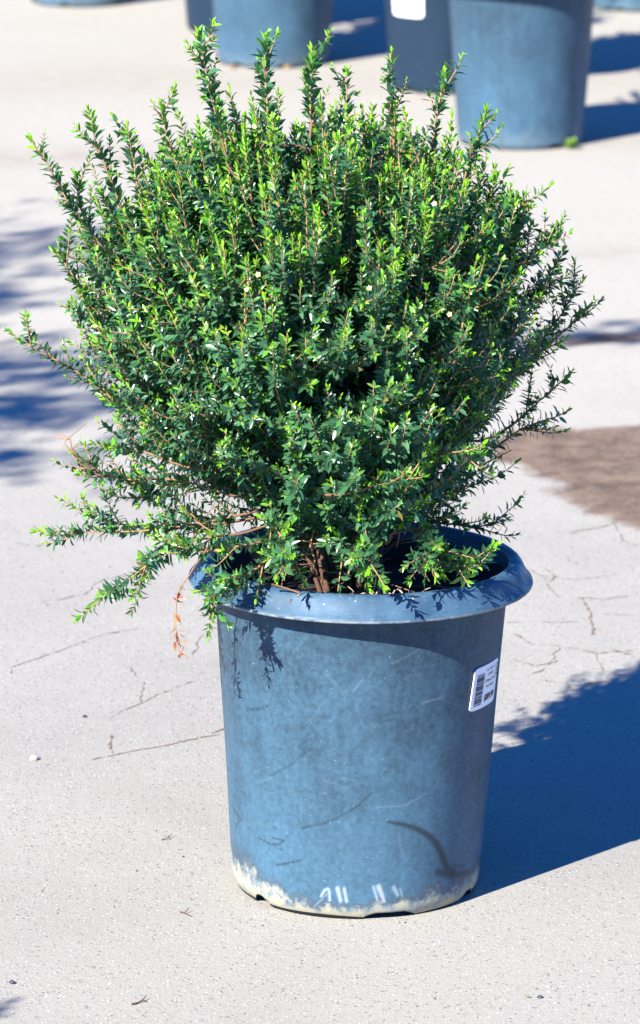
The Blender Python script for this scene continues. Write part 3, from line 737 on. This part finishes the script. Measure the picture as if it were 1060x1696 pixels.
    # a few cream flowers
    for (x, y, Y) in [(427, 455, -.25), (720, 338, -.2), (744, 520, -.21), (612, 478, -.25), (410, 480, -.25), (420, 210, -.1)]:
        c = at(x, y, Y); lf = Leaves(); ax = norm(np.array([-.2, -1, .5]) + rng.normal(0, .2, 3)); g = norm(np.cross(ax, UP)); g2 = np.cross(ax, g)
        for k in range(5):
            a = k * 1.2566; ra = math.cos(a) * g + math.sin(a) * g2; lf.add(c + off, ra + ax * .45, ax - ra * .45, .0042, .0036, -.1, 0)
        link('flower', lf.mesh('flower', M_PETAL), root)
    return root
shrub = build_shrub()

def copy_shrub(x, y, z, rz, s, label, parts=('stem', 'twigs', 'foliage', 'new_growth', 'branch')):
    r = shrub.copy(); COL.objects.link(r); r.location = (x, y, z); r.rotation_euler = (0, 0, rz); r.scale = (s, s, s)
    r['label'] = label
    for ch in list(shrub.children):
        if ch.name.split('.')[0] in parts:
            c = ch.copy(); COL.objects.link(c); c.parent = r
            for g in ch.children:
                d = g.copy(); COL.objects.link(d); d.parent = c
    return r

# ----------------------------------------------------------------- pots further back in the yard
back = [((862, 233), 2.55, False, 'blue grey nursery pot at upper right with a weed at its foot', 'shrub in the upper right pot with the weed at its foot'),
        ((742, 143), 1.2, True, 'darker nursery pot with a blank white label, behind the upper right pot', 'shrub in the darker pot with the blank white label'),
        ((452, 101), 3.4, False, 'nursery pot standing behind the tallest shoots of the shrub', 'shrub in the pot behind the tallest shoots'),
        ((398, 47), 2.2, True, 'dark nursery pot mostly hidden at the left of the pot behind the shoots', 'shrub in the mostly hidden dark pot'),
        ((135, 2), 2.9, False, 'nursery pot of which only the foot shows at the top left edge', 'shrub in the pot at the top left edge'),
        ((1062, 10), -1.6, False, 'nursery pot of which only the foot shows at the top right corner', 'shrub in the pot at the top right corner')]
pots = []
for i, (px, rz, dark, lab, slab) in enumerate(back):
    g = ground_at(*px); p = nursery_pot(g[0], g[1], rz, lab, G_POT, dark); pots.append(p)
    copy_shrub(g[0], g[1], .378, rz + i * 1.3, random.uniform(.9, 1.1), slab)
# blank white label on the second pot
def back_label_pt(u, v, off):
    th = -1.05 + .63 * u - 1.2; z = .205 + .115 * v; r = float(body_r(z)) + off
    return (r * math.sin(th), -r * math.cos(th), z)
bl = label_sheet('price_label', back_label_pt, pots[1], M_PAPER); bl['label'] = 'blank white label'
# weed at the foot of the first pot
def build_weed():
    g = (.575, 5.805); lf = Leaves()
    for _ in range(34):
        a = random.uniform(0, 6.28); e = random.uniform(.3, 1.3); d = np.array([math.cos(a) * math.cos(e), math.sin(a) * math.cos(e), math.sin(e)])
        lf.add(d * random.uniform(.0, .012), d, norm(UP - d * d[2] + rng.normal(0, .2, 3)), random.uniform(.016, .026), random.uniform(.008, .014), .2, .8)
    o = link('weed', lf.mesh('weed', M_WEED)); o.location = (g[0], g[1], .002)
    tag(o, 'small yellow green weed growing at the foot of the upper right pot', 'weed')
build_weed()
# out of frame on the left: a potted shrub and an airy young tree whose branches shade the pavement
nursery_pot(-1.51, -1.51, 2.1, 'nursery pot outside the lower left corner of the frame', G_POT, False)
copy_shrub(-1.51, -1.51, .378, 2.1, 1.0, 'potted shrub outside the lower left corner of the frame', ('stem', 'twigs', 'foliage', 'branch'))
def build_tree():
    r_ = random.Random(5); q_ = np.random.default_rng(5)
    root = empty('tree', (-3.7, -.1, 0)); o0 = np.array(root.location)
    tag(root, 'airy young tree standing left of the frame and shading the pavement', 'tree')
    tr = Tubes(); top = np.array([.05, .05, 2.9])
    tr.add(smooth_line([(0, 0, -.02), (.03, .02, .8), (-.02, .03, 1.7), top], 24), np.linspace(.055, .03, 24), 9, 0)
    cast = lambda x, y, z: np.array([x - z * .866, y - z * 1.07, z]) - o0       # the crown point whose shadow falls at x, y
    lf = Leaves(); tips = []
    for k in range(17):
        tips.append((cast(r_.uniform(-1.5, -.62), 2.25 + 2.7 * (k + r_.random()) / 17, r_.uniform(2.7, 4.0)), r_.uniform(.10, .2), 55))
    tips += [(cast(.48, 3.42, 2.9), .07, 26), (cast(.62, 3.50, 2.9), .06, 18), (cast(.36, 3.38, 2.95), .05, 10), (cast(-.62, 2.35, 3.0), .13, 70), (cast(-.75, 2.8, 3.0), .18, 120), (cast(-.58, 2.75, 3.1), .15, 90), (cast(-.62, 3.2, 3.3), .18, 110), (cast(-.55, 3.0, 3.1), .14, 70), (cast(-.7, 4.2, 3.3), .2, 80), (cast(-.55, 4.6, 3.5), .18, 60)]
    for e, rad, nl in tips:
        a = np.array([.02, .03, r_.uniform(1.9, 2.9)]); L = np.linalg.norm(e - a)
        P = bezier(a, a + UP * L * .3, e - norm(e - a) * L * .3 - UP * .05, e, 16) + np.cumsum(q_.normal(0, .006, (16, 3)), 0)
        tr.add(P, np.linspace(.016, .004, 16), 5, .2)
        for _ in range(4):
            d = q_.normal(0, 1, 3); tr.add(np.array([P[-1], P[-1] + d * rad * .4, P[-1] + d * rad * .8]), np.array([.004, .003, .0015]), 4, .4)
        for _ in range(nl):
            p = P[-1] + q_.normal(0, 1, 3) * rad * np.array([.85, .6, .55]); lf.add(p, q_.normal(0, 1, 3), q_.normal(0, 1, 3), r_.uniform(.05, .085), r_.uniform(.022, .035), .1, .2)
    link('trunk', tr.mesh('trunk', M_BARK), root); link('crown', lf.mesh('crown', M_LEAF), root)
build_tree()

# ----------------------------------------------------------------- litter on the pavement
def pebble(x, y, r, mat, label, seed):
    rr = np.random.default_rng(seed); V, q = [], []
    n, m_ = 7, 10; V.append((0, 0, .7 * r))
    for i in range(1, n):
        for j in range(m_):
            a, b = math.pi * i / n, 2 * math.pi * j / m_; k = r * rr.uniform(.82, 1.1); V.append((k * 1.3 * math.sin(a) * math.cos(b), k * math.sin(a) * math.sin(b), .7 * k * math.cos(a)))
    V.append((0, 0, -.7 * r)); F = [(0, 1 + j, 1 + (j + 1) % m_) for j in range(m_)]
    for i in range(n - 2):
        for j in range(m_): F.append((1 + i * m_ + j, 1 + (i + 1) * m_ + j, 1 + (i + 1) * m_ + (j + 1) % m_, 1 + i * m_ + (j + 1) % m_))
    o_ = 1 + (n - 2) * m_; F += [(o_ + (j + 1) % m_, o_ + j, len(V) - 1) for j in range(m_)]
    g = ground_at(x, y); o = link('pebble', make_mesh('pebble', V, F, [mat], smooth=False)); o.location = (g[0], g[1], .55 * r); o.rotation_euler = (0, 0, seed)
    tag(o, label, 'pebble', 'loose pebbles')
pebble(57, 1259, .0055, M_STONE, 'pale pebble on the pavement left of the crack', 1)
pebble(20, 1629, .0035, M_STONE_D, 'small dark pebble near the lower left corner', 2)
pebble(894, 1653, .0030, M_STONE_D, 'small dark pebble right of the fallen green leaf', 3)
pebble(140, 1188, .0030, M_STONE_D, 'small dark pebble between the two left cracks', 4)
M_CLOD = plain('orange soil', (.30, .19, .085), .95, .1)
pebble(828, 243, .0085, M_CLOD, 'orange brown soil clod at the drain hole of the upper right pot', 5)
pebble(476, 114, .0085, M_CLOD, 'orange brown soil clod by the pot behind the tallest shoots, right of two', 6)
pebble(386, 114, .0080, M_CLOD, 'orange brown soil clod by the pot behind the tallest shoots, left of two', 7)
def build_twig(pts, r, label):
    P = np.array([ground_at(*p) for p in pts]); P[:, 2] = .0015 + .0015 * np.arange(len(P)) / len(P); P = smooth_line(P, 10)
    t = Tubes(); t.add(P, np.linspace(r, r * .5, 10), 5, .3); t.add(np.array([P[5], P[5] + [.004, .006, .002], P[5] + [.006, .012, .003]]), np.array([r * .7, r * .6, r * .3]), 4, .3)
    o = link('fallen_twig', t.mesh('fallen_twig', M_TWIG)); tag(o, label, 'twig', 'fallen twigs')
build_twig([(218, 1665), (228, 1663), (236, 1660), (243, 1661)], .0012, 'dark broken twig on the pavement near the lower left')
build_twig([(268, 1392), (276, 1391), (282, 1389)], .0008, 'thin brown twig on the pavement left of the pot foot')
build_twig([(298, 1512), (304, 1514), (316, 1520)], .0010, 'short reddish twig on the pavement below left of the pot foot')
lf = Leaves(); lf.add((0, 0, .0012), (1, -.15, .10), (0, .1, 1), .0095, .0042, .1, 1.0)
fl = link('fallen_leaf', lf.mesh('fallen_leaf', M_LEAF)); g = ground_at(868, 1653); fl.location = (g[0], g[1], .0005)
tag(fl, 'single bright green leaf lying on the pavement at lower right', 'leaf')
def build_grit():
    V, F, A = [], [], []
    for _ in range(2600):
        p = ground_at(random.uniform(-20, 1080), random.uniform(880, 1710) if random.random() < .8 else random.uniform(300, 900)); r = .00055 * math.exp(random.gauss(0, .5)); o = len(V)
        for (x, y, z) in ((1, 0, 0), (-.4, .8, 0), (-.5, -.8, 0), (.1, .05, 1.1)):
            V.append((p[0] + r * x * random.uniform(.7, 1.6), p[1] + r * y * random.uniform(.7, 1.4), .0004 + r * z))
        F += [(o, o + 1, o + 3), (o + 1, o + 2, o + 3), (o + 2, o, o + 3)]; A += [random.random()] * 4
    m = Mat('grit'); a = m.attr('age'); c = m.mix(m.ramp(a, .35, .6), (.07, .05, .04), (.30, .26, .24)); c = m.mix(m.ramp(a, .8, .85), c, (.55, .5, .45)); m.base(c, .9, .2)
    tag(link('grit', make_mesh('grit', V, F, [m.m], smooth=False, attrs={'age': A})), 'fine sand and grit scattered over the pavement', 'grit', kind='stuff')
build_grit()
